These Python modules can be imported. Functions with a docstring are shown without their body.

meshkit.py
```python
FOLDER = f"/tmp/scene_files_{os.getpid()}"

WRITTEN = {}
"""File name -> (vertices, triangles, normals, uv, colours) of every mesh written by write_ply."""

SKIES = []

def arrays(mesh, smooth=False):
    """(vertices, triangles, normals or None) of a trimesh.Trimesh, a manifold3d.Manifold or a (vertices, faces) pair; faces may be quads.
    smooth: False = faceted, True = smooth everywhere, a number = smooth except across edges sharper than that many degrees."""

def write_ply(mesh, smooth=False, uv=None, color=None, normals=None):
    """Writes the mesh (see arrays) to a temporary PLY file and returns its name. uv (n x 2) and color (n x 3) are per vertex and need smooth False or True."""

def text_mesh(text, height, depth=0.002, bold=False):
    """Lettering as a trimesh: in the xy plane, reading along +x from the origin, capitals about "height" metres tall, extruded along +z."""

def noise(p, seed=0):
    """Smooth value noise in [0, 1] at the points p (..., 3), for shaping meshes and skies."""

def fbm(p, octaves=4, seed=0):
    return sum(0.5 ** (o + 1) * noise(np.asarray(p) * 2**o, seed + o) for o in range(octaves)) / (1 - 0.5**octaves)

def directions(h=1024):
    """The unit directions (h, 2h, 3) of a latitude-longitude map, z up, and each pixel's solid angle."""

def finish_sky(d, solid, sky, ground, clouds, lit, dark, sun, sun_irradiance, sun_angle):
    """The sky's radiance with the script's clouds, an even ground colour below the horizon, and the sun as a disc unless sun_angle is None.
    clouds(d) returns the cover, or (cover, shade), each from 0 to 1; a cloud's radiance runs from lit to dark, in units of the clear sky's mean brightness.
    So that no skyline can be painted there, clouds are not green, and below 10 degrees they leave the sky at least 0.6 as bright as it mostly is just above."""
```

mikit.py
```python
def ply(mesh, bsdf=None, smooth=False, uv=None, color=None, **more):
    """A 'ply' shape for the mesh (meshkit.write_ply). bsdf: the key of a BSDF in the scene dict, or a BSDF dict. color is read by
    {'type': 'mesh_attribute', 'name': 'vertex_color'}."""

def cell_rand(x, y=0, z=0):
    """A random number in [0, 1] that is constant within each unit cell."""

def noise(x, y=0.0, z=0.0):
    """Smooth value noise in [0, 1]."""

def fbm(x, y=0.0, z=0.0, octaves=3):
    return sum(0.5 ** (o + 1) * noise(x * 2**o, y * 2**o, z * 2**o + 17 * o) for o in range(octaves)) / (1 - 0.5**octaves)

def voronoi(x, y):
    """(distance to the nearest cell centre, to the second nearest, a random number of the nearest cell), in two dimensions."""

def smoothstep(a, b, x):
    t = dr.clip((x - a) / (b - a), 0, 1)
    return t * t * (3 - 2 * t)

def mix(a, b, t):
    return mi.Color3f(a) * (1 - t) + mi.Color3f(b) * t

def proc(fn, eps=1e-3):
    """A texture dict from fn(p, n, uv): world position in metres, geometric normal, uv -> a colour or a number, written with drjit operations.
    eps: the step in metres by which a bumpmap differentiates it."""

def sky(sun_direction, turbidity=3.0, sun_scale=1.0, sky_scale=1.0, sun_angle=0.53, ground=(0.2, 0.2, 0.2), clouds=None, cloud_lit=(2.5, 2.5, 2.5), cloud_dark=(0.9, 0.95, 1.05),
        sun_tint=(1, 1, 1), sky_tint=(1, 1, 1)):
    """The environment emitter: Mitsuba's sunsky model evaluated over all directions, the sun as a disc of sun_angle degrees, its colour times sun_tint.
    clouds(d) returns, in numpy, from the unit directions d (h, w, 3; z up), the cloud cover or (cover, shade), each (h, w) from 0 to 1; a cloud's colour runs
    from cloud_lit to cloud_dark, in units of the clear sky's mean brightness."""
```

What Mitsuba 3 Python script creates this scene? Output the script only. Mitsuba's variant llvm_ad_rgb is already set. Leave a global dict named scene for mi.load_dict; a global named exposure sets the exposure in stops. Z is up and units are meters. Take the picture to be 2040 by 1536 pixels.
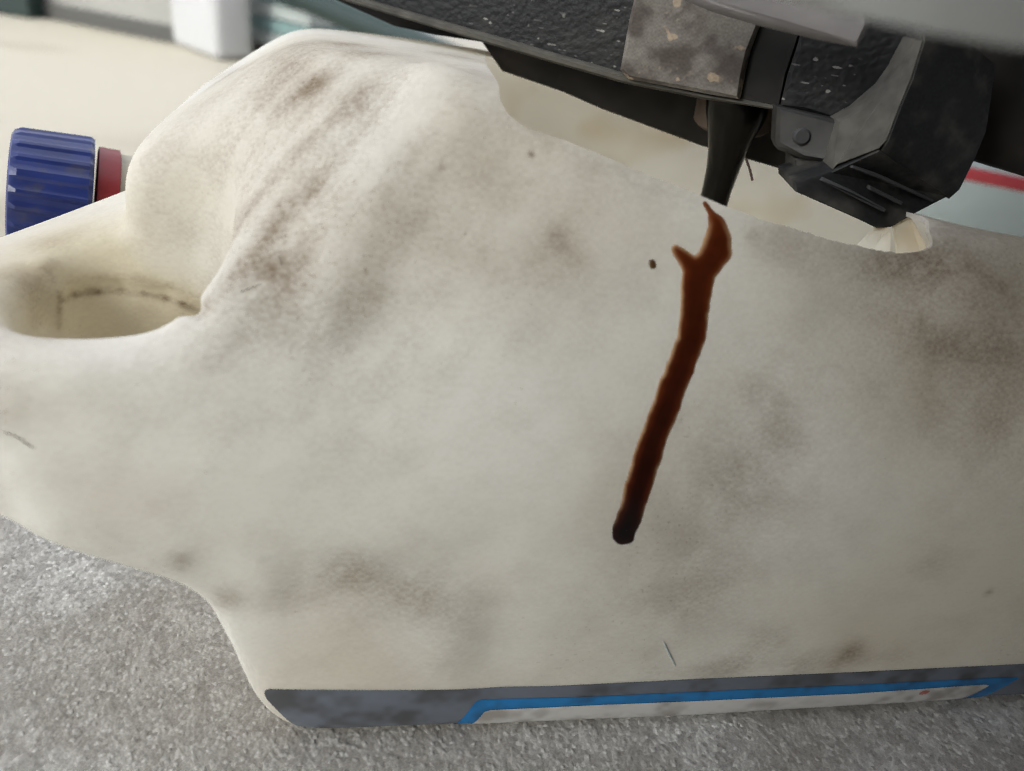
import numpy as np, trimesh, shapely, drjit as dr, mitsuba as mi, mikit, meshkit
from shapely.geometry import Polygon, Point, LineString
from shapely.ops import unary_union
T = mi.ScalarTransform4f
rng = np.random.default_rng(7)
scene, labels = {'type': 'scene'}, {}

# ------------------------------------------------------------------ camera, light, exposure
W, H = 2040, 1536
CAM_H, PITCH, ROLL, FOV = 0.33, np.radians(29), np.radians(8), 66
EYE = np.array([0, 0, CAM_H]); F = W / 2 / np.tan(np.radians(FOV / 2))
FWD = np.array([0, np.cos(PITCH), -np.sin(PITCH)]); UP0 = np.array([0, np.sin(PITCH), np.cos(PITCH)]); X0 = np.array([1, 0, 0.])
RIGHT = np.cos(ROLL) * X0 + np.sin(ROLL) * UP0
UP = np.cos(ROLL) * UP0 - np.sin(ROLL) * X0
scene['camera'] = {'type': 'thinlens', 'fov': FOV, 'fov_axis': 'x', 'aperture_radius': 0.0028, 'focus_distance': 0.39, 'near_clip': 0.01, 'far_clip': 200.0,
                   'to_world': T().look_at(origin=EYE.tolist(), target=(EYE + FWD).tolist(), up=UP.tolist())}
SUN = (-0.60, -0.75, 0.45)
scene['sky'] = mikit.sky(SUN, turbidity=3, sun_scale=0.30, sun_angle=26, sun_tint=(.73, .95, 1.38), ground=(0.3, 0.29, 0.28), clouds=lambda d: 1.0, cloud_lit=(2.1, 2.2, 2.42))
exposure = 3.1


# ------------------------------------------------------------------ helpers
def ray(px, py):
    return FWD + RIGHT * ((px - W / 2) / F) + UP * ((H / 2 - py) / F)
def at_y(px, py, y):            # the point at depth y (metres from the camera) seen at that place
    d = ray(px, py); return EYE + d * (y / d[1])
def at_r(px, py, r):           # the point at distance r from the camera
    d = ray(px, py); return EYE + d / np.linalg.norm(d) * r
def at_z(px, py, z):
    d = ray(px, py); return EYE + d * ((z - CAM_H) / d[2])
def mat(name, **k):
    b = {'type': 'principled', **k}
    bump = b.pop('bump', None)
    if bump is not None:
        b = {'type': 'bumpmap', 'arbitrary': bump[0], 'scale': bump[1], 'bsdf': b}
    scene[name] = {'type': 'twosided', 'bsdf': b}
    return name
def rgb(*c):
    return {'type': 'rgb', 'value': list(c)}
def add(key, mesh, m, smooth=30, **k):
    base, n = key, 0
    while key in scene:
        n += 1; key = f'{base}_{n:03d}'
    scene[key] = mikit.ply(mesh, m, smooth=smooth, **k)
    return key
def tag(key, label=None, category=None, group=None, kind=None):
    labels[key] = {k: v for k, v in dict(label=label, category=category, group=group, kind=kind).items() if v}
def box(lo, hi, bevel=0.0):
    lo, hi = np.array(lo, float), np.array(hi, float)
    if bevel <= 0:
        return trimesh.creation.box(bounds=[lo, hi])
    pts = []
    for sx in (0, 1):
        for sy in (0, 1):
            for sz in (0, 1):
                c = np.where([sx, sy, sz], hi - bevel, lo + bevel)
                pts.append(c + bevel * SPH)
    return trimesh.Trimesh(np.vstack(pts)).convex_hull
SPH = trimesh.creation.icosphere(subdivisions=1).vertices
def facet(pts, thick, bevel=0.0012, back=(0, 1, 0)):
    """A solid plate: its front outline given as (px, py, depth), its back 'thick' metres further off; a small chamfer round the front."""
    front = np.array([at_y(*p) for p in pts]); back = np.array(back, float)
    n2 = [(p[0], p[1]) for p in pts]
    tri_v, tri_f = trimesh.creation.triangulate_polygon(Polygon(n2), engine='earcut')
    order = [int(np.argmin([(a - q[0]) ** 2 + (b - q[1]) ** 2 for a, b in n2])) for q in tri_v]
    tri_f = np.array(order)[tri_f]
    c = front.mean(0); n = len(front)
    nxt, prv = np.roll(front, -1, 0), np.roll(front, 1, 0)
    e1 = (nxt - front) / np.linalg.norm(nxt - front, axis=1, keepdims=True); e0 = (front - prv) / np.linalg.norm(front - prv, axis=1, keepdims=True)
    area = Polygon(n2).exterior.is_ccw
    ins = np.cross(e0 + e1, [0, 1, 0]); ins /= np.linalg.norm(ins, axis=1, keepdims=True) + 1e-12
    if ((c - front) * ins).sum() < 0: ins = -ins
    inner = front + ins * bevel; rim = front + back * bevel; rear = front + back * thick
    v = np.vstack([inner, rim, rear]); f = [tri_f, tri_f[:, ::-1] + 2 * n]
    for k in range(n):
        j = (k + 1) % n
        for a in (0, n):
            f.append(np.array([[a + k, a + j, a + n + j], [a + k, a + n + j, a + n + k]]))
    m = trimesh.Trimesh(v, np.vstack(f), process=False); trimesh.repair.fix_normals(m)
    return m
def tube(path, radii, sides=14):
    path = np.array(path, float); radii = np.broadcast_to(radii, (len(path),)); t = np.gradient(path, axis=0)
    t /= np.linalg.norm(t, axis=1, keepdims=True)
    ref = np.array([0.3, 1, 0.2]); v = []
    for p, d, r in zip(path, t, radii):
        a = np.cross(d, ref); a /= np.linalg.norm(a); b = np.cross(d, a)
        th = np.linspace(0, 2 * np.pi, sides, endpoint=False)[:, None]
        v.append(p + r * (np.cos(th) * a + np.sin(th) * b))
    n = len(path); f = []
    for i in range(n - 1):
        for k in range(sides):
            j = (k + 1) % sides
            f += [[i * sides + k, i * sides + j, (i + 1) * sides + j], [i * sides + k, (i + 1) * sides + j, (i + 1) * sides + k]]
    v = np.vstack(v + [path[:1], path[-1:]])
    for k in range(sides):
        j = (k + 1) % sides
        f += [[len(v) - 2, j, k], [len(v) - 1, (n - 1) * sides + k, (n - 1) * sides + j]]
    m = trimesh.Trimesh(v, f, process=False); trimesh.repair.fix_normals(m); return m
def lathe(profile, axis_o, axis_d, sides=40):
    """profile: (distance along the axis, radius)."""
    d = np.array(axis_d, float); d /= np.linalg.norm(d); o = np.array(axis_o, float)
    return tube([o + d * a for a, r in profile], [r for a, r in profile], sides)
def sfx(a, b, x): return mikit.smoothstep(a, b, x)

# ------------------------------------------------------------------ the jerry can's form, in its own frame: u along it, v away from the camera, z up
G = np.radians(12); CO = np.array([0.094, 0.274, 0]); EU = np.array([np.cos(G), np.sin(G), 0]); EV = np.array([-np.sin(G), np.cos(G), 0])
ROT = np.stack([EU, EV, [0, 0, 1.]])
def w2l(p): return (np.asarray(p) - CO) @ ROT.T
def l2w(q): return np.asarray(q) @ ROT + CO
def smax(ds, k):
    m = np.maximum.reduce(ds); return m + k * np.log(sum(np.exp((d - m) / k) for d in ds))
def smin(a, b, k):
    h = np.clip(.5 + .5 * (b - a) / k, 0, 1); return b * (1 - h) + a * h - k * h * (1 - h)
def plane(p, pt, n):
    n = np.array(n, np.float32); n = n / np.linalg.norm(n); return (p[..., 0] - pt[0]) * n[0] + (p[..., 1] - pt[1]) * n[1] + (p[..., 2] - pt[2]) * n[2]
def rbox2(x, y, hx, hy, r):
    qx = np.abs(x) - hx + r; qy = np.abs(y) - hy + r
    return np.minimum(np.maximum(qx, qy), 0) + np.hypot(np.maximum(qx, 0), np.maximum(qy, 0)) - r
BUMPS = []      # dents and swellings of the thin plastic: (end a, end b, radius, height), in the can's frame
def sdf(p):
    p = np.asarray(p, np.float32); u, v, z = p[..., 0], p[..., 1], p[..., 2]
    top = smin(smax([plane(p, (-.1, .1, .293), (.30, 0, 1)), plane(p, (-.1, .1, .284), (0, .06, 1))], .010), plane(p, (.1, .06, .240), (0, .30, 1)), .04)
    body = smax([plane(p, (0, -.003, .1), (0, -1, .04)), plane(p, (0, .06, .265), (0, -.86, .42)), top,
                 plane(p, (0, -.010, 0), (0, -.6, -.8)), -z + .001 + .028 * np.maximum(u - .02, 0), v - .29, u - .37,
                 plane(p, (-.176, .15, .289), (-.58, 0, .81)), smin(plane(p, (-.196, .03, .03), (-.97, 0, -.24)), plane(p, (-.206, .03, .087), (-.50, 0, -.87)), .012),
                 plane(p, (-.261, .15, .15), (-1, 0, 0)), plane(p, (-.128, .09, .285), (-.45, -.45, .77)), plane(p, (-.186, .02, .006), (-.70, -.12, -.70))], .0045)
    hz = smax([z - .187 - np.clip((v - .05) / .1, 0, 1.5) * (.010 + (np.clip(u, -.5, -.258) + .266) * .36), plane(p, (-.22, .02, .086), (-.42, 0, -.91))], .008)
    ho = rbox2(u + .29, v - .0995 - .16 * np.clip(u + .27, 0, .3), .16, .0975, .05)
    d = smin(body, smax([hz, ho], .008), .024 - .015 * np.clip((z - .15) / .03, 0, 1))
    hole = rbox2(u + .247, v - .075, .041, .037, .028)
    d = smax([d, -hole], .007)
    for a, b, r, h in BUMPS:
        a, b = np.array(a, np.float32), np.array(b, np.float32); ab = b - a; L = max(float(ab @ ab), 1e-9)
        t = np.clip(((p - a) @ ab) / L, 0, 1)
        d = d - h * np.exp(-((p - a - t[..., None] * ab) ** 2).sum(-1) / r ** 2)
    return d
def grad(q, e=1e-3):
    n = np.stack([sdf(q + np.eye(3)[i] * e) - sdf(q - np.eye(3)[i] * e) for i in range(3)], -1).astype(float)
    return n / (np.linalg.norm(n, axis=-1, keepdims=True) + 1e-12)
def on_can(px, py):
    """Points of the can's surface, in its frame."""
    px, py = np.atleast_1d(px).astype(float), np.atleast_1d(py).astype(float)
    d = FWD + ((px - W / 2) / F)[:, None] * RIGHT + ((H / 2 - py) / F)[:, None] * UP
    d /= np.linalg.norm(d, axis=1, keepdims=True); t = np.full(len(px), .12)
    for _ in range(90):
        t = np.minimum(t + .75 * sdf(w2l(EYE + d * t[:, None])), 1.2)
    return w2l(EYE + d * t[:, None])
def seg(x0, y0, x1, y1, r, h, push=0.0):
    a, b = on_can([x0, x1], [y0, y1]); return a, b, r, h
# soft folds and dents of the shell
BUMPS += [s for s in (
    seg(850, 165, 650, 600, .014, .0028), seg(770, 190, 560, 520, .016, -.0022), 
    seg(860, 150, 905, 230, .014, .003), seg(620, 1170, 850, 1180, .018, -.0035), seg(880, 1200, 900, 1300, .014, .0022), seg(560, 700, 760, 640, .022, -.0025),
    seg(950, 1120, 1000, 1330, .016, -.0015), seg(1500, 800, 1440, 1000, .03, -.002), seg(1780, 640, 1900, 800, .035, -.004), seg(1700, 600, 1850, 560, .018, -.003),
    seg(132, 586, 240, 573, .0036, -.0030), seg(240, 573, 330, 590, .0036, -.0030), seg(330, 590, 396, 622, .0036, -.0030), seg(140, 550, 280, 551, .006, .0014), seg(280, 551, 390, 586, .006, .0014),
    seg(88, 530, 116, 580, .0042, .0040), seg(116, 580, 117, 650, .0042, .0040),
    seg(200, 810, 420, 860, .03, .002), seg(1050, 700, 1150, 900, .03, .0015), seg(430, 1130, 470, 1200, .012, -.0015))]

def surface_nets(f, lo, hi, h):
    ax = [np.arange(a, b, h, dtype=np.float32) for a, b in zip(lo, hi)]
    g = np.stack(np.meshgrid(*ax, indexing='ij'), -1); val = np.empty(g.shape[:3], np.float32)
    for i in range(0, len(ax[0]), 24):
        val[i:i + 24] = f(g[i:i + 24])
    s = val < 0; nx, ny, nz = val.shape
    cs = sum(s[a:nx - 1 + a, b:ny - 1 + b, c:nz - 1 + c].astype(np.int8) for a in (0, 1) for b in (0, 1) for c in (0, 1))
    idx = -np.ones(cs.shape, int); ii = np.argwhere((cs > 0) & (cs < 8)); idx[tuple(ii.T)] = np.arange(len(ii))
    acc, cnt = np.zeros((len(ii), 3)), np.zeros(len(ii))
    corners = [np.array(c) for c in np.ndindex(2, 2, 2)]
    for a in corners:
        for k in range(3):
            if a[k] == 0:
                b = a.copy(); b[k] = 1
                va, vb = val[tuple((ii + a).T)], val[tuple((ii + b).T)]; m = (va < 0) != (vb < 0)
                t = np.where(m, va / np.where(m, va - vb, 1), 0); acc += np.where(m[:, None], ii + a + t[:, None] * (b - a), 0); cnt += m
    v = acc / cnt[:, None] * h + np.array(lo)
    faces = []
    for k in range(3):
        e1, e2 = [q for q in range(3) if q != k]
        sl0 = [slice(1, n - 1) for n in (nx, ny, nz)]; sl0[k] = slice(0, (nx, ny, nz)[k] - 1); sl1 = list(sl0); sl1[k] = slice(1, (nx, ny, nz)[k])
        ch = s[tuple(sl0)] != s[tuple(sl1)]; at = np.argwhere(ch); off = np.array([1, 1, 1]); off[k] = 0; at = at + off
        d1, d2 = np.eye(3, dtype=int)[e1], np.eye(3, dtype=int)[e2]
        q = np.stack([idx[tuple((at - o).T)] for o in (0 * d1, d1, d1 + d2, d2)], 1)
        inside = s[tuple(at.T)]
        flip = inside if k != 1 else ~inside
        q = np.where(flip[:, None], q, q[:, ::-1]); faces.append(q[(q >= 0).all(1)])
    q = np.vstack(faces)
    return v, np.vstack([q[:, [0, 1, 2]], q[:, [0, 2, 3]]])
def clip(v, f, s, extra=()):
    """The part of a mesh where s > 0 (one number per vertex), cut exactly; extra: more per-vertex arrays to carry along."""
    arr = [np.asarray(v)] + [np.asarray(e) for e in extra]; cut = {}; out = []; new = [[] for _ in arr]; n = len(v)
    keep = (s[f] > 0); full = keep.all(1); part = keep.any(1) & ~full
    def mid(a, b):
        k = (min(a, b), max(a, b))
        if k not in cut:
            a, b = k; t = s[a] / (s[a] - s[b]); cut[k] = n + len(new[0])
            for x, y in zip(arr, new): y.append(x[a] * (1 - t) + x[b] * t)
        return cut[k]
    for t in f[part]:
        poly = []
        for k in range(3):
            a, b = int(t[k]), int(t[(k + 1) % 3])
            if s[a] > 0: poly.append(a)
            if (s[a] > 0) != (s[b] > 0): poly.append(mid(a, b))
        out += [[poly[0], poly[k], poly[k + 1]] for k in range(1, len(poly) - 1)]
    f2 = np.vstack([f[full], np.array(out, int).reshape(-1, 3)])
    arr = [np.vstack([x, np.array(y).reshape(-1, *x.shape[1:])]) if len(y) else x for x, y in zip(arr, new)]
    used, inv = np.unique(f2, return_inverse=True)
    return [x[used] for x in arr], inv.reshape(-1, 3)

# ------------------------------------------------------------------ materials
def smudge(p, pts):
    s = mi.Float(0)
    for (x, y, z), r, a in pts:
        d2 = dr.square(p.x - x) + dr.square(p.y - y) + dr.square(p.z - z)
        s = s + a * dr.exp(-d2 / (r * r))
    return s
SPOTS = [(tuple(map(float, l2w(on_can(x, y))[0])), r, a) for x, y, r, a in (
    (360, 1120, .006, .9), (450, 1190, .007, .8), (1925, 445, .035, .8), (2000, 540, .04, .6), (1780, 550, .025, .5), (1900, 700, .045, .42), (2000, 820, .03, .4), (1500, 900, .045, .22), (1350, 1150, .05, .20), (760, 1200, .035, .25), (1150, 520, .03, .15),
    (1540, 850, .018, .35), (1480, 960, .02, .3), (1400, 1180, .02, .25), (720, 1170, .016, .45), (840, 1190, .014, .45), (640, 85, .022, .6), (560, 115, .016, .5), (760, 105, .018, .6), (900, 110, .02, .7), (960, 150, .014, .5), (430, 165, .012, .5), (340, 220, .010, .45), (700, 190, .012, .5), (480, 420, .010, .35),
    (545, 540, .006, .4), (620, 170, .008, .6), (1100, 480, .008, .35), (960, 515, .007, .4),
    (1600, 1330, .010, .6), (1700, 1300, .008, .6), (1510, 1270, .008, .5), (1440, 1330, .012, .5), (1970, 1180, .0025, 1.2), (1850, 1120, .01, .3), (1300, 527, .001, 0),
    (392, 612, .004, .6), (370, 610, .004, .5), (180, 575, .003, .5), (60, 590, .012, .35), (1058, 308, .0014, 1.6), (880, 335, .0015, .8), (730, 540, .0012, .9), (1500, 465, .004, .5), (110, 480, .014, .35), (60, 560, .012, .45), (300, 330, .012, .15),  # the spots inside the handle pocket also paint in its shade
    (1750, 700, .03, .3), (1560, 480, .02, .25), (1250, 400, .02, .2), (700, 740, .02, .25), (590, 610, .008, .4), (1505, 770, .006, .35), (1550, 790, .005, .3))]
a0 = l2w(on_can(870, 150))[0]; a1 = l2w(on_can(520, 600))[0]; FOLD = (a1 - a0) / np.linalg.norm(a1 - a0); FOLD_N = grad(on_can(640, 330))[0] @ ROT; FOLD_S = np.cross(FOLD, FOLD_N)
FACET = tuple(map(float, l2w(on_can(620, 330))[0]))
SEAM = [(124, 598), (150, 587), (195, 581), (240, 579), (285, 584), (330, 594), (365, 606), (396, 624)]
SEAM2 = [(135, 562), (200, 552), (280, 556), (340, 570), (390, 592)]
SMEARS_AND_SHADE = [(l2w(on_can(a, b))[0], l2w(on_can(c, d))[0], r, k) for a, b, c, d, r, k in (
    (560, 1185, 700, 1135, .010, .55), (700, 1135, 870, 1205, .012, .6), (880, 1320, 970, 1190, .010, .35), (1520, 790, 1390, 1180, .030, .32), (1550, 1275, 1470, 1320, .007, .6), (1700, 1290, 1660, 1330, .006, .6),
    (720, 90, 500, 250, .012, .5), (640, 165, 570, 215, .007, .7), (800, 190, 520, 540, .013, .5), (560, 430, 490, 600, .009, .55), (700, 600, 430, 690, .012, .6), (1010, 240, 1390, 400, .007, .4),
    (1560, 470, 1860, 530, .012, .6), (1880, 540, 2030, 820, .035, .45), (1110, 470, 1150, 520, .006, .5), (300, 240, 480, 140, .008, .6), (420, 560, 470, 430, .006, .5), (1300, 1340, 1800, 1310, .006, .45),
    *[(x0, y0, x1, y1, .0018, 1.1) for (x0, y0), (x1, y1) in zip(SEAM[:-1], SEAM[1:])], *[(x0, y0, x1, y1, .0020, .45) for (x0, y0), (x1, y1) in zip(SEAM2[:-1], SEAM2[1:])], (90, 535, 108, 560, .0018, .7), (119, 585, 119, 618, .0016, 1.0), (119, 618, 119, 652, .0016, 1.0), (395, 630, 412, 606, .003, 1.0))]  # thin pocket lines paint the shade of the grooves along with collected dirt
def smears_and_shade(p):
    t = mi.Float(0)
    for a, b, r, k in SMEARS_AND_SHADE:
        ab = b - a; L = float(ab @ ab); f = [float(x) for x in a]; g = [float(x) for x in ab]
        h = dr.clip(((p.x - f[0]) * g[0] + (p.y - f[1]) * g[1] + (p.z - f[2]) * g[2]) / L, 0, 1)
        t = t + k * dr.exp(-(dr.square(p.x - f[0] - h * g[0]) + dr.square(p.y - f[1] - h * g[1]) + dr.square(p.z - f[2] - h * g[2])) / (r * r))
    return t
POCKET_TINT_SHADE = [(tuple(map(float, l2w(on_can(x, y))[0])), r, a) for x, y, r, a in ((40, 600, .025, .8), (150, 590, .02, .8), (230, 620, .02, .9), (310, 610, .018, .8), (380, 620, .012, .8), (120, 480, .03, .5), (220, 480, .025, .4))]
def plastic(p, n, uv):
    big = mikit.fbm(p.x * 14, p.y * 14, p.z * 14, octaves=4); mid = mikit.fbm(p.x * 60 + 3, p.y * 60, p.z * 60, octaves=3)
    fine = mikit.fbm(p.x * 700, p.y * 700, p.z * 700, octaves=2); speck = mikit.noise(p.x * 420, p.y * 420, p.z * 420)
    grit = mikit.noise(p.x * 900 + 5, p.y * 900, p.z * 600); cl = mikit.noise(p.x * 40 + 9, p.y * 40, p.z * 40)
    along = p.x * float(FOLD[0]) + p.y * float(FOLD[1]) + p.z * float(FOLD[2]); across = p.x * float(FOLD_S[0]) + p.y * float(FOLD_S[1]) + p.z * float(FOLD_S[2])
    streak = mikit.fbm(along * 12, across * 120, octaves=3)
    scuff = mikit.fbm((p.x * .95 - p.z * .3) * 130, p.y * 130, (p.x * .3 + p.z * .95) * 30, octaves=3)
    near_facet = dr.exp(-(dr.square(p.x - FACET[0]) + dr.square(p.y - FACET[1]) + dr.square(p.z - FACET[2])) / (0.085 * 0.085))
    dirt_shade = 0.11 * sfx(.42, .80, big) * (.2 + 1.5 * scuff) + .07 * sfx(.4, .8, mid) + .42 * near_facet * sfx(.30, .80, .55 * streak + .30 * mid + .15 * fine) * (0.6 + .8 * fine)
    dirt_shade = dirt_shade + .36 * smears_and_shade(p) * sfx(.15, .8, .45 * scuff + .35 * mid + .35 * fine)
    dirt_shade = dirt_shade + .46 * smudge(p, SPOTS) * (0.35 + 1.1 * mid) * (.7 + .6 * fine)
    dirt_shade = dirt_shade + .6 * sfx(.92, .97, speck) * sfx(.5, .75, cl) * (.25 + near_facet)
    dirt_shade = dr.clip(dirt_shade + .13 * (fine - .5) + .28 * sfx(.80, .92, grit) * sfx(.5, .75, big), 0, 1)
    clean = mikit.mix([.87, .86, .83], [.81, .78, .72], sfx(.35, .65, mikit.fbm(p.x * 8 + 5, p.y * 8, p.z * 8, octaves=2)))
    clean = mikit.mix(clean, [.70, .63, .46], dr.clip(smudge(p, POCKET_TINT_SHADE) * (.5 + .5 * mid), 0, .7))      # olive tint of the handle pocket, with its shade painted in
    return mikit.mix(clean, [.25, .182, .120], dirt_shade)
def plastic_rough(p, n, uv):
    return .30 + .24 * mikit.fbm(p.x * 60 + 3, p.y * 60, p.z * 60, octaves=3)
def plastic_bump(p, n, uv):
    return mikit.fbm(p.x * 320, p.y * 320, p.z * 320, octaves=2) * .35 + mikit.fbm(p.x * 60, p.y * 60, p.z * 60, octaves=2)
def thin(name, col, rough, trans, bump=None):
    b = {'type': 'principledthin', 'base_color': col, 'roughness': rough, 'diff_trans': trans, 'spec_trans': 0.0, 'eta': 1.45}
    scene[name] = {'type': 'bumpmap', 'arbitrary': bump[0], 'scale': bump[1], 'bsdf': b} if bump else b
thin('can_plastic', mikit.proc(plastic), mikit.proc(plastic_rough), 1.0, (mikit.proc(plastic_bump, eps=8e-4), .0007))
def inner(p, n, uv):
    b = mikit.fbm(p.x * 22, p.y * 22, p.z * 22 + 4, octaves=3)
    return mikit.mix([.98, .955, .87], [.74, .60, .36], sfx(.52, .8, b) * .5)
thin('can_inside', mikit.proc(inner), .35, 1.2)
def black_dirty(p, n, uv):
    st = mikit.noise(p.x * 330, p.y * 330, p.z * 560); cl = mikit.fbm(p.x * 45, p.y * 45, p.z * 45, octaves=3); fine = mikit.noise(p.x * 900, p.y * 900, p.z * 900)
    spk = sfx(.80, .92, st) * sfx(.42, .62, cl)
    dust = sfx(.45, .8, cl) * .35 + .1 * fine
    return mikit.mix(mikit.mix([.008, .0085, .010], [.045, .042, .039], dust), [.42, .40, .37], spk * .5)
mat('black_dirty', base_color=mikit.proc(black_dirty), roughness=.62, specular=.3, bump=(mikit.proc(lambda p, n, uv: mikit.fbm(p.x * 420, p.y * 420, p.z * 420, octaves=3), eps=5e-4), .0009))
def dusty(p, n, uv):
    a = mikit.fbm(p.x * 55, p.y * 55, p.z * 55, octaves=4); b = mikit.fbm(p.x * 130 + 7, p.y * 130, p.z * 130, octaves=3); fine = mikit.noise(p.x * 1100, p.y * 1100, p.z * 1100)
    c = mikit.mix([.065, .053, .047], [.145, .132, .118], sfx(.38, .62, a)); c = mikit.mix(c, [.32, .25, .18], sfx(.66, .76, b) * .8)
    return c * (.8 + .4 * fine)
mat('dusty_steel', base_color=mikit.proc(dusty), roughness=.75, specular=.3, bump=(mikit.proc(lambda p, n, uv: mikit.fbm(p.x * 150, p.y * 150, p.z * 150, octaves=3), eps=8e-4), .0015))
def dustblack(p, n, uv):
    a = mikit.fbm(p.x * 70, p.y * 70, p.z * 70, octaves=4); fine = mikit.noise(p.x * 800, p.y * 800, p.z * 800)
    return mikit.mix([.009, .0095, .0105], [.055, .052, .047], sfx(.45, .8, a) * .8 + .15 * fine)
mat('dusty_black', base_color=mikit.proc(dustblack), roughness=.62, specular=.25, bump=(mikit.proc(lambda p, n, uv: mikit.fbm(p.x * 260, p.y * 260, p.z * 260, octaves=2), eps=8e-4), .0004))
mat('dust_grey', base_color=mikit.proc(lambda p, n, uv: mikit.mix([.04, .038, .034], [.11, .104, .09], mikit.fbm(p.x * 160, p.y * 160, p.z * 160, octaves=3))), roughness=.8, specular=.2)
mat('dusty_rib', base_color=rgb(.034, .034, .036), roughness=.7)
mat('clip_black', base_color=mikit.proc(lambda p, n, uv: mikit.mix([.009, .0088, .0085], [.028, .026, .024], mikit.fbm(p.x * 140, p.y * 140, p.z * 140, octaves=3))), roughness=.55)
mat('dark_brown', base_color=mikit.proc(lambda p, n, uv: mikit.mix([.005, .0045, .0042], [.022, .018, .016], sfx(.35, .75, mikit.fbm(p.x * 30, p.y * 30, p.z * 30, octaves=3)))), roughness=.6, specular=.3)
mat('rust_brown', base_color=rgb(.06, .042, .03), roughness=.8)
mat('bumper_paint', base_color=mikit.proc(lambda p, n, uv: mikit.mix([.36, .37, .345], [.45, .455, .43], mikit.fbm(p.x * 40, p.y * 40, p.z * 40, octaves=3))), roughness=.6)
mat('lilac_steel', base_color=mikit.proc(lambda p, n, uv: mikit.mix([.17, .16, .165], [.24, .225, .22], mikit.fbm(p.x * 90, p.y * 90, p.z * 90, octaves=3))), roughness=.6)
mat('oil_black', base_color=rgb(.002, .0018, .0016), roughness=.18, specular=.3)
mat('oil_brown', base_color={'type': 'mesh_attribute', 'name': 'vertex_color'}, roughness=.25, specular=.22)
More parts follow.
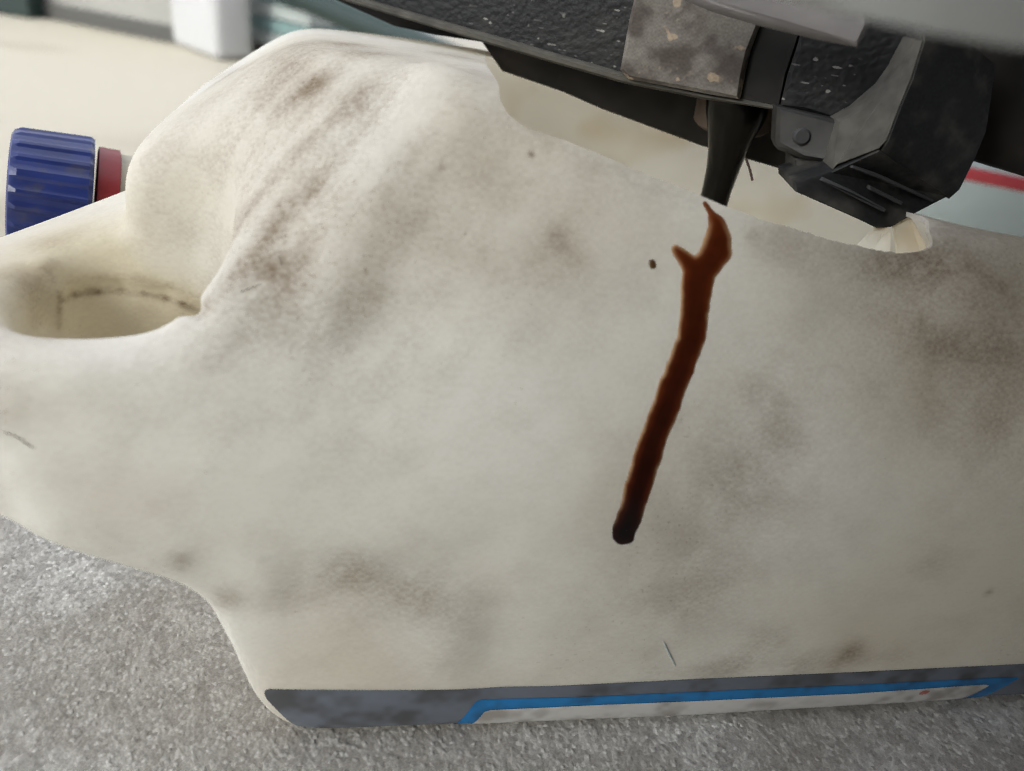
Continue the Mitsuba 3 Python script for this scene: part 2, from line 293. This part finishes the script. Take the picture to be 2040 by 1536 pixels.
def floor_fn(p, n, uv):
    d1, d2, w = mikit.voronoi(p.x * 430, p.y * 430); big = mikit.fbm(p.x * 9, p.y * 9, octaves=4); fine = mikit.noise(p.x * 1500, p.y * 1500)
    mid = mikit.fbm(p.x * 110, p.y * 110, octaves=3)
    c = mikit.mix([.31, .30, .285], [.47, .46, .44], sfx(.3, .7, mid * .6 + w * .4)); c = mikit.mix(c, [.72, .71, .69], sfx(.80, .95, w) * sfx(.6, .15, d1) * .6); c = mikit.mix(c, [.20, .19, .18], sfx(.18, .05, w) * sfx(.6, .15, d1) * .5)
    c = mikit.mix(c, [.22, .195, .165], sfx(.42, .72, big) * .5)
    return c * (.85 + .3 * fine)
def floor_bump(p, n, uv):
    d1, d2, w = mikit.voronoi(p.x * 430, p.y * 430)
    return (1 - d1) * w + 1.5 * mikit.fbm(p.x * 150, p.y * 150, octaves=2)
mat('concrete', base_color=mikit.proc(floor_fn), roughness=.65, specular=.4, bump=(mikit.proc(floor_bump, eps=4e-4), .0006))
mat('lit_concrete', base_color=mikit.proc(lambda p, n, uv: mikit.mix([.42, .385, .31], [.33, .295, .23], sfx(.5, .9, mikit.fbm(p.x * 3.5, p.y * 5, octaves=3)))), roughness=.8)
mat('wall_paint', base_color=mikit.proc(lambda p, n, uv: mikit.mix([.42, .41, .375], [.30, .295, .27], mikit.fbm(p.x * 9, p.y * 9, p.z * 9, octaves=3))), roughness=.9)
mat('wall_base_shade', base_color=rgb(.10, .098, .09), roughness=.8)
mat('white_plastic', base_color=rgb(.50, .50, .50), roughness=.5)
mat('blue_plastic', base_color=mikit.proc(lambda p, n, uv: mikit.mix(mikit.mix([.005, .012, .075], [.011, .026, .150], mikit.fbm(p.x * 80, p.y * 80, p.z * 80, octaves=2)), [.05, .045, .045], sfx(.5, .8, mikit.fbm(p.x * 130, p.y * 130, p.z * 130, octaves=3)) * .5)), roughness=.35, specular=.5)
mat('red_plastic', base_color=rgb(.15, .006, .008), roughness=.4)
def grimy(c, d, k=.5):
    def fn(p, n, uv):
        return mikit.mix(c, d, sfx(.4, .75, mikit.fbm(p.x * 70, p.y * 70, p.z * 70, octaves=3)) * k)
    return mikit.proc(fn)
mat('grimy_neck', base_color=grimy([.34, .31, .24], [.16, .14, .10], .8), roughness=.5)
mat('label_grey', base_color=grimy([.125, .14, .17], [.05, .048, .047], .8), roughness=.42)
mat('label_blue', base_color=grimy([.013, .17, .42], [.018, .06, .13], .7), roughness=.42)
mat('label_white', base_color=grimy([.55, .54, .52], [.22, .19, .165], .75), roughness=.45)
mat('label_red', base_color=rgb(.40, .14, .12), roughness=.45)
mat('green_paint', base_color=rgb(.014, .030, .027), roughness=.5)
mat('teal_sheet', base_color=rgb(.20, .30, .30), roughness=.5)
mat('pale_sheet', base_color=rgb(.42, .46, .45), roughness=.5)
mat('brown_wood', base_color=rgb(.05, .028, .024), roughness=.8)
mat('fibre', base_color=rgb(.13, .10, .075), roughness=.8)
mat('blocking_wall_grey', base_color=rgb(.16, .15, .14), roughness=.9)
mat('navy', base_color=rgb(.014, .016, .03), roughness=.6)
mat('sack_white', base_color=mikit.proc(lambda p, n, uv: mikit.mix([.46, .52, .50], [.36, .41, .40], mikit.fbm(p.x * 16, p.y * 16, p.z * 16, octaves=3))), roughness=.6)
mat('sack_red', base_color=rgb(.45, .05, .06), roughness=.6)
mat('blocker_dark', base_color=rgb(.03, .03, .03), roughness=.7)

# ------------------------------------------------------------------ the setting
def sheet(x0, x1, y0, y1, z, n=2):
    return np.array([[x0, y0, z], [x1, y0, z], [x1, y1, z], [x0, y1, z]]), np.array([[0, 1, 2], [0, 2, 3]])
add('floor', sheet(-40, 40, -40, 40, 0.0), 'concrete', smooth=False); tag('floor', kind='structure')
add('lit_floor', sheet(-6, 6, .62, 3.4, .004), 'lit_concrete', smooth=False); tag('lit_floor', kind='structure')  # the floor going on, its stronger daylight painted in as a paler colour

add('added_blocking_wall', box((-.40, -.60, 0), (3.2, -.36, 3.2), .01), 'blocking_wall_grey'); tag('added_blocking_wall', kind='structure')      # unseen wall behind the camera, added to block light towards the right

# ------------------------------------------------------------------ the jerry can
V, Fc = surface_nets(sdf, (-.47, -.05, -.02), (.40, .32, .32), .0025)
for _ in range(2):
    V = V - grad(V) * sdf(V)[:, None]
N = grad(V)
near_rim = on_can(*np.array([(995, 200), (1010, 225), (1040, 250), (1120, 278), (1200, 310), (1300, 352), (1400, 392), (1520, 440), (1650, 478), (1740, 497), (1800, 505), (1840, 500), (1862, 489), (1850, 460), (1836, 430)]).T)
CUT = Polygon([tuple(q) for q in near_rim[:, :2]] + [(near_rim[-1, 0] + .012, .2), (near_rim[-1, 0] + .002, .262), (-.086, .258), (-.097, .16)])
pts = shapely.points(V[:, :2]); ins = shapely.contains(CUT, pts); dist = shapely.distance(CUT.exterior, pts)
s = np.where(ins, -dist, dist); s = np.where(V[:, 2] < .16, .05, s)
s = s + np.where(np.abs(s) < .004, .0004 * (meshkit.noise(V * 350) - .5), 0)
(Vo, No), Fo = clip(V, Fc, s, (N,))
TH = .0022
shell_v, shell_f = Vo, Fo
add('jerry_can__shell', (l2w(Vo), Fo), 'can_plastic', smooth=True)
edges = np.sort(np.vstack([Fo[:, [0, 1]], Fo[:, [1, 2]], Fo[:, [2, 0]]]), 1); dire = np.vstack([Fo[:, [0, 1]], Fo[:, [1, 2]], Fo[:, [2, 0]]])
uq, first, cnt = np.unique(edges, axis=0, return_index=True, return_counts=True); rim = dire[first[cnt == 1]]
Vi = Vo - No * TH
n0 = len(Vo)
add('jerry_can__inner_wall', (l2w(Vi), Fo[:, ::-1]), 'can_inside', smooth=True)
rv = np.vstack([Vo, Vi]); rf = np.vstack([np.c_[rim[:, 1], rim[:, 0], rim[:, 0] + n0], np.c_[rim[:, 1], rim[:, 0] + n0, rim[:, 1] + n0]])
used, inv = np.unique(rf, return_inverse=True)
add('jerry_can__cut_edge', (l2w(rv[used]), inv.reshape(-1, 3)), 'can_plastic', smooth=True)
tag('jerry_can', 'dirty white plastic jerry can lying on its side with its top side cut open', 'jerry can')
# the printed label on the side it lies on, its edge showing along the bottom
near = (V[:, 1] < .08) & (V[:, 2] < .06)
def zline(pix):
    q = on_can([a for a, b in pix], [b for a, b in pix]); o = np.argsort(q[:, 0]); return q[o, 0], q[o, 2]
gu, gz = zline([(560, 1372), (760, 1374), (960, 1370), (1180, 1362), (1400, 1351), (1700, 1338), (2030, 1322)])
bu, bz = zline([(940, 1393), (1180, 1386), (1400, 1376), (1700, 1363), (1975, 1349)])
wu, wz = zline([(965, 1412), (1180, 1402), (1400, 1393), (1700, 1379), (1945, 1362)])
uL = [on_can(x, y)[0, 0] for x, y in ((556, 1395), (918, 1420), (950, 1425), (1975, 1352), (1930, 1364), (1828, 1378), (1846, 1380))]
def patch(key, sc, off, m):
    keepers = near & (sc > -.02); fm = keepers[Fc].all(1); used, inv = np.unique(Fc[fm], return_inverse=True)
    (pv, pn), pf = clip(V[used], inv.reshape(-1, 3), sc[used], (N[used],))
    return add(key, (l2w(pv + pn * off), pf), m, smooth=True)
u, v, z = V.T
slant = (u + 1.6 * (z - .012))
patch('jerry_can__label', np.minimum.reduce([np.interp(u, gu, gz) - z, u - uL[0] - .6 * np.clip(.020 - z, -.01, .03), .34 - u]), .0003, 'label_grey')
patch('jerry_can__label__border', np.minimum.reduce([np.interp(u, bu, bz) - z, (u - uL[1]) - .45 * (z - .010), (uL[3] - u) + 1.0 * (z - .01)]), .0006, 'label_blue')
patch('jerry_can__label__panel', np.minimum.reduce([np.interp(u, wu, wz) - z, (u - uL[2]) - .45 * (z - .010), (uL[4] - u) + 1.0 * (z - .01)]), .0009, 'label_white')
patch('jerry_can__label__mark', np.minimum.reduce([np.interp(u, wu, wz) - .001 - z, z - np.interp(u, wu, wz) + .004, u - uL[5], uL[6] - u]), .0012, 'label_red')
tag('jerry_can__label', 'grey label with a blue and white frame along the bottom edge')
# mouth: neck, red ring, blue screw cap
neck0 = at_r(262, 412, .545); cap_end = at_r(20, 375, .545)
ad = (cap_end - neck0); L = np.linalg.norm(ad)
rr = .032
add('jerry_can__neck', lathe([(-.04, rr * .93), (-.002, rr * .93), (.014, rr * .93)], neck0, ad), 'grimy_neck')
add('jerry_can__seal_ring', lathe([(.008, rr * .95), (.0085, rr * 1.0), (.0195, rr * 1.0), (.02, rr * .95)], neck0, ad), 'red_plastic')
prof = [(.0215, rr * .9), (.022, rr * 1.08), (.024, rr * 1.12), (L * .93, rr * 1.06), (L * .985, rr * 1.03), (L, rr * .97), (L + .0004, rr * .6)]
cap = lathe(prof, neck0, ad, 120)
dd = ad / L; rel = cap.vertices - neck0; al = rel @ dd; rad = rel - al[:, None] * dd; rl = np.linalg.norm(rad, axis=1)
e1 = np.cross(dd, [0, 0, 1.]); e1 /= np.linalg.norm(e1); e2 = np.cross(dd, e1); th = np.arctan2(rad @ e2, rad @ e1)
rib = np.where((al > .0215) & (al < L * .95) & (rl > rr), .0010 * (np.cos(th * 22) > .35), 0)
cap.vertices = cap.vertices + rad / np.maximum(rl, 1e-6)[:, None] * rib[:, None]
add('jerry_can__screw_cap', cap, 'blue_plastic', smooth=25); tag('jerry_can__screw_cap', 'ribbed blue screw cap')
tag('jerry_can__seal_ring', 'red tamper ring behind the cap')
# curled strips of plastic left at the right end of the cut
for q in ([(1690, 512, .350), (1745, 454, .372), (1768, 446, .376), (1776, 470, .362), (1772, 520, .344), (1730, 520, .346)], [(1790, 520, .346), (1784, 474, .364), (1778, 444, .378), (1808, 424, .386), (1826, 450, .372), (1846, 492, .352), (1838, 515, .346)]):
    add('jerry_can__cut_flap', facet(q, .0022, .0006), 'can_inside')
# ------------------------------------------------------------------ fibres stuck to the can
def hair(key, pix, r, m, label):
    p = np.array(pix, float); t = np.linspace(0, 1, 14); i = np.linspace(0, 1, len(p))
    from scipy.interpolate import CubicSpline
    c = CubicSpline(i, p)(t); q = on_can(c[:, 0], c[:, 1]); n = grad(q)
    k = add(key, tube(l2w(q + n * r * .6), r * np.clip(np.sin(np.pi * (t * .9 + .05)) * 1.6, .25, 1), 6), m, smooth=True); tag(k, label, 'fibre')
hair('fibre', [(553, 510), (560, 518), (559, 532)], .0002, 'fibre', 'short dark curled fibre in the dirty fold right of the handle hole')
hair('fibre', [(2, 860), (30, 868), (52, 882), (72, 894)], .00024, 'fibre', 'dark fibre on the side of the handle at the left edge')
hair('fibre', [(1322, 1278), (1332, 1300), (1346, 1326)], .00055, 'pale_sheet', 'pale shred of fibre low on the can above the label')
hair('fibre', [(478, 582), (500, 574), (520, 566)], .0002, 'fibre', 'thin dark fibre lying close beside the handle hole')

# ------------------------------------------------------------------ oil
def film(key, poly, hmax, wpx, m, shade, step=2.0):
    x0, y0, x1, y1 = poly.buffer(6).bounds
    xs, ys = np.arange(x0, x1, step), np.arange(y0, y1, step); X, Y = np.meshgrid(xs, ys, indexing='ij')
    P = shapely.points(X.ravel(), Y.ravel()); ins = shapely.contains(poly, P); d = shapely.distance(poly.exterior, P); sd = np.where(ins, d, -d)
    keepv = sd > -4.5; q = np.zeros((len(sd), 3)); q[keepv] = on_can(X.ravel()[keepv], Y.ravel()[keepv]); n = np.zeros_like(q); n[keepv] = grad(q[keepv])
    t = np.clip(sd / wpx, 0, 1); h = np.where(sd > 0, hmax * np.sqrt(np.clip(1 - (1 - t) ** 2, 0, 1)), sd * 1.2e-4)
    v = q + n * (h + .00005)[:, None]; col = shade(X.ravel(), Y.ravel(), t)
    ny = len(ys); idx = np.arange(len(sd)).reshape(len(xs), ny)
    qd = np.stack([idx[:-1, :-1], idx[1:, :-1], idx[1:, 1:], idx[:-1, 1:]], -1).reshape(-1, 4); qd = qd[keepv[qd].all(1) & ins[qd].any(1)]
    f = np.vstack([qd[:, [0, 2, 1]], qd[:, [0, 3, 2]]]); used, inv = np.unique(f, return_inverse=True)
    add(key, (l2w(v[used]), inv.reshape(-1, 3)), m, smooth=True, color=np.clip(col[used], 0, 1))
def blobs(path):
    out = []
    for (x0, y0, r0), (x1, y1, r1) in zip(path[:-1], path[1:]):
        out.append(unary_union([Point(x0, y0).buffer(r0), Point(x1, y1).buffer(r1)]).convex_hull)
    return unary_union(out)
stem = blobs([(1393, 545, 32), (1386, 585, 30), (1384, 625, 28), (1378, 670, 28), (1363, 715, 27), (1342, 765, 27), (1325, 815, 28), (1304, 865, 26), (1290, 910, 27), (1274, 960, 26), (1262, 1005, 24), (1248, 1045, 24), (1242, 1062, 23)])
head = blobs([(1392, 390, 3), (1404, 405, 4), (1416, 424, 6), (1428, 446, 17), (1431, 472, 25), (1427, 500, 30), (1414, 522, 28), (1396, 540, 30)])
spur = blobs([(1347, 498, 9), (1357, 508, 13), (1370, 522, 17), (1384, 540, 22)])
run = unary_union([stem, head, spur]).buffer(4).buffer(-8).buffer(4)
ex = np.array(run.exterior.segmentize(6).coords); wob = meshkit.noise(np.c_[ex / 14, 0 * ex[:, :1]]) - .5
run = Polygon(ex + np.c_[wob, wob] * 3).buffer(0)
def run_color(x, y, t):
    k = np.clip((y - 430) / 640, 0, 1)[:, None]; tt = np.clip((t - .03) / .72, 0, 1); w = (tt * tt * (3 - 2 * tt) * (.62 + .38 * k[:, 0]))[:, None]
    nz = (meshkit.fbm(np.c_[x / 30, y / 30, 0 * x], 3) - .5)[:, None]
    thin = np.array([.112, .022, .005]) * (1 - k) + np.array([.072, .0135, .004]) * k; thick = np.array([.036, .0066, .0026]) * (1 - k) + np.array([.012, .0032, .0025]) * k
    tip = np.clip((y - 985) / 70, 0, 1)[:, None]
    c = ((thin * (1 - w) + thick * w) * (1 + nz * .5)) * (1 - .85 * tip) + np.array([.005, .0035, .0035]) * .85 * tip
    fade = np.clip(1 - (t + .22 * nz[:, 0]) / (.24 + .22 * np.clip((560 - y) / 90, 0, 1)), 0, 1)[:, None] ** 1.3 * (1 - tip) * (.8 * np.clip((y - 425) / 40, .15, 1))[:, None]       # the film runs out to nothing at its rim and the plastic shows through
    return c * (1 - fade) + np.array([.42, .27, .14]) * fade
film('oil_run', run, .0006, 25, 'oil_brown', run_color)
tag('oil_run', 'brown engine oil trickle running down the side of the jerry can', 'oil')
film('oil_drop', blobs([(1299, 523, 6), (1301, 529, 6.5)]), .0005, 6, 'oil_brown', lambda x, y, t: np.tile([.075, .040, .016], (len(x), 1)), 1.0)
tag('oil_drop', 'tiny brown oil drop left of the oil trickle', 'oil')
sy = .447
prof = [(1474, 160, 60), (1470, 196, 60), (1467, 224, 59), (1461, 248, 52), (1455, 270, 44), (1449, 300, 37), (1439, 340, 31), (1429, 375, 28), (1421, 405, 27)]
path, rad = [], []
for x, y, r in prof:
    a = at_y(x, y, sy); path.append(a); rad.append(np.linalg.norm(at_y(x + r, y + r * .2, sy) - a))
last = path[-1]
for zz in (.17, .12, .07, .03, .012):
    path.append(np.array([last[0] - .03 * (last[2] - zz), last[1], zz])); rad.append(rad[-1] * .97)
path.append(np.array([path[-1][0], last[1], .006])); rad.append(.03)
add('oil_stream', tube(path, rad, 28), 'oil_black', smooth=True); tag('oil_stream', 'thick black stream of old oil pouring from the car into the jerry can', 'oil')

# ------------------------------------------------------------------ the car's underside
tag('car', 'dirty black underside of a car hanging over the jerry can', 'car')
TP, TQ = at_y(690, 0, .50), at_y(1545, 215, .425); TD = (TQ - TP) * [1, 1, 0]; TD /= np.linalg.norm(TD); TN = np.array([-TD[1], TD[0], 0])      # the upright face of the undertray
def on_tray(pts, off=0.0):
    out = []
    for x, y in pts:
        d = ray(x, y); out.append((x, y, EYE[1] + d[1] * (((TP - EYE) @ TN + off) / (d @ TN))))
    return out
add('car__undertray', facet(on_tray([(560, -60), (1500, -60), (1700, -60), (1740, 30), (1690, 200), (1650, 235), (1545, 222), (1400, 192), (1240, 162), (985, 85), (690, 0)]), .012, back=TN), 'black_dirty')
add('car__tray_lip', facet(on_tray([(560, -52), (690, -10), (985, 74), (1240, 148), (1400, 184), (1560, 212), (1560, 222), (1400, 198), (1240, 166), (985, 92), (690, 4), (560, -38)], -.007), .03, back=TN), 'dust_grey')
add('car__crossmember', facet([(x, y, .505 - (x - 1000) * .00006) for x, y in [(560, -120), (2200, 60), (2200, 400), (2040, 352), (1940, 322), (1800, 336), (1600, 350), (1400, 292), (1200, 218), (1120, 183), (1000, 142), (960, 84), (868, 70), (785, 52), (700, 14), (560, -50)]], .012), 'dark_brown')
add('car__mounting_plate', facet(on_tray([(1270, -40), (1252, 40), (1243, 90), (1234, 140), (1250, 158), (1420, 190), (1472, 198), (1482, 150), (1492, 105), (1516, 40), (1440, 8), (1350, -40)], -.012), .010, .002, back=TN), 'dusty_steel')
add('car__gap_shade', facet(on_tray([(1516, 38), (1492, 105), (1482, 150), (1472, 200), (1553, 214), (1568, 150), (1590, 84), (1600, 40)], -.006), .008, back=TN), 'dark_brown')  # dark plate that paints the shade in the gap beside the mounting plate
add('car__splash_guard', facet(on_tray([(1600, 40), (1590, 84), (1568, 150), (1553, 214), (1600, 222), (1673, 243), (1714, 224), (1768, 177), (1793, 140), (1821, 78), (1800, 20)], -.010), .012, .002, back=TN), 'black_dirty')
add('car__rail', facet([(1300, -60, .37), (1345, -6, .37), (1430, 28, .365), (1520, 54, .36), (1630, 80, .352), (1712, 96, .346), (1738, 48, .345), (1720, -60, .345)], .02, .003), 'lilac_steel')
# front bumper edge, close to the camera
add('car__bumper', facet([(1500, -160, .15), (1600, -40, .15), (1690, 14, .148), (1790, 52, .145), (1900, 76, .142), (2040, 100, .14), (2400, 150, .135), (2400, -260, .135)], .10, .008), 'bumper_paint')
# angular bracket
A, B, C_, D, E_ = (1840, 82, .380), (1793, 214, .374), (1752, 297, .370), (1658, 340, .380), (1673, 243, .392)
add('car__bracket', facet([(1821, 78, .388), A, (1817, 156, .377), B, (1768, 280, .371), C_, (1669, 329, .379), D, E_, (1714, 224, .388), (1768, 177, .386), (1793, 140, .386)], .03, .0006), 'dust_grey')
add('car__bracket_side', facet([(1841, 60, .381), (1900, 60, .397), (1985, 130, .412), (1970, 232, .408), (1965, 263, .407), (1941, 321, .402), (1912, 379, .396), (1891, 397, .3945), (1752, 305, .3725), (1768, 280, .371), B, (1817, 156, .377), A], .05, .0006), 'dusty_black')
add('car__bracket_foot', facet([(1752, 299, .370), (1890, 391, .392), (1826, 424, .382), (1776, 453, .373), (1747, 455, .370), (1710, 437, .371), (1585, 382, .374), (1584, 364, .376), (1657, 342, .378)], .035, .0006), 'dusty_black')
for r in (((1700, 330, .3730), (1760, 352, .3735), (1862, 400, .3868), (1858, 404, .3862), (1756, 358, .3729), (1696, 335, .3726)), ((1640, 354, .3752), (1700, 382, .3715), (1766, 418, .3712), (1762, 424, .3706), (1694, 390, .3708), (1634, 360, .3748)), ((1735, 372, .3722), (1800, 404, .3765), (1796, 410, .3760), (1731, 378, .3716))):
    add('car__bracket_foot__rib', facet(r, .004, .0006), 'dusty_rib')
add('car__clip', facet([(1550, 213, .408), (1672, 241, .398), (1664, 300, .396), (1658, 318, .395), (1640, 324, .396), (1600, 318, .399), (1552, 300, .405), (1546, 285, .406)], .012, .002), 'clip_black')
c0 = at_y(1598, 272, .4005)
add('car__clip__bolt', lathe([(-.004, .0040), (0.0, .0040), (.0010, .0032)], c0, [-.1, -1, .15], 20), 'dusty_rib')
add('car__clip_foot', facet([(1584, 316, .404), (1640, 322, .397), (1662, 336, .392), (1610, 378, .388), (1583, 368, .392)], .02), 'dusty_black')
cc = at_y(1464, 222, .462)
add('car__drain_collar', lathe([(-.008, .0195), (-.006, .0215), (.012, .0215)], cc, [-.05, -.15, 1], 36), 'rust_brown')
add('car__wire', tube([at_y(1486, 316, .44), at_y(1494, 338, .438), at_y(1499, 360, .436)], .0007, 8), 'brown_wood')
# unseen boxes for the rest of the car, added to dim the right side
add('car__added_shade_pan', box((.45, .70, .50), (1.9, 3.6, .58)), 'blocker_dark')
add('car__added_shade_box', box((.37, -.75, .06), (1.9, .22, .41), .03), 'blocker_dark')
add('car__added_shade_slab', box((.13, -.9, .40), (1.9, .72, .75), .03), 'blocker_dark')

# ------------------------------------------------------------------ background
wa, wb = at_z(0, 20, 0), at_z(330, 86, 0); wd = (wb - wa) / np.linalg.norm(wb - wa); wn = np.array([-wd[1], wd[0], 0])
def slab(p0, p1, back, h0, h1, bevel=.004):
    m = box((0, 0, h0), (np.linalg.norm(p1 - p0), back, h1), bevel); d = (p1 - p0) / np.linalg.norm(p1 - p0); n = np.array([-d[1], d[0], 0])
    m.vertices = p0 * [1, 1, 0] + m.vertices[:, :1] * d + m.vertices[:, 1:2] * n + m.vertices[:, 2:] * [0, 0, 1]; return m
wend = at_z(455, 108, 0); wend = wa + wd * ((wend - wa) @ wd)
add('back_wall', slab(wa - wd * 2.0, wend, .15, .0, .8), 'wall_paint'); add('back_wall__wall_base_shade', slab(wa - wd * 2.0 - wn * .012, wend - wn * .012, .011, .005, .045, .003), 'wall_base_shade'); tag('back_wall', 'low grey wall at the back of the pale floor', 'wall')  # dark strip along the wall base stands in for the shadow there
c1, c2 = at_z(342, 92, 0), at_z(432, 126, 0)
add('white_container', slab(c1, c2, .10, .004, .42, .02), 'white_plastic'); tag('white_container', 'white plastic container standing in front of the grey wall', 'container')
# a stack of pale boards beside it
q0, q1 = at_z(500, 112, 0), at_z(590, 138, 0)
qd = (q1 - q0) / np.linalg.norm(q1 - q0)
tag('board_stack', 'stack of pale teal and white boards beside the white container', 'board stack')
add('board_stack__bearer', slab(q0 + qd * .01, q0 + qd * .07, .3, .004, .035, .003), 'brown_wood')
for k in range(5):
    add('board_stack__board', slab(q0 + qd * (.004 * (k % 2)), q1 + qd * .05, .35, .036 + .034 * k, .066 + .034 * k, .002), 'teal_sheet' if k % 2 else 'pale_sheet')
pa, pb = at_y(560, -25, 2.0), at_y(765, 62, 1.72); pd = pb - pa
add('green_pole', tube([pa - pd * .25, pa, pb, pa + pd * ((pa[2] - .03) / -pd[2])], .028, 20), 'green_paint'); tag('green_pole', 'dark green pole leaning over the stack of boards, its foot on the floor', 'pole')
add('green_crate', slab(at_z(-120, 12, 0), at_z(62, 42, 0), .2, .004, .3, .01), 'green_paint'); tag('green_crate', 'dark green crate by the wall at the top left', 'crate')
nb = at_z(742, 78, .12)
m = trimesh.creation.icosphere(subdivisions=3); m.vertices = nb * [1, 1, 0] + [0, .1, .15] + m.vertices * [.075, .09, .15]; add('navy_bag', m, 'navy', smooth=True); tag('navy_bag', 'small dark navy bag on the floor behind the can', 'bag')
wb_ = at_z(800, 78, 0)
add('white_bowl', lathe([(0, .09), (.02, .088), (.05, .07), (.068, .04), (.072, .0)], wb_ + [0, .1, .004], [0, 0, 1], 32), 'white_plastic'); tag('white_bowl', 'upturned white bowl on the floor just above the can', 'bowl')
# a white sack with a red band, right of the can
s0, s1 = at_y(1780, 300, 1.15), at_y(2230, 390, 1.05)
top = at_y(1990, 338, 1.10)[2]
add('white_sack__body', slab(s0, s1, .22, .004, top - .004, .02), 'sack_white')
add('white_sack__red_band', slab(s0 - .001 * EV, s1 - .001 * EV, .222, top - .022, top - .006, .002), 'sack_red')
tag('white_sack', 'white sack with a red band standing behind the car bracket', 'sack')
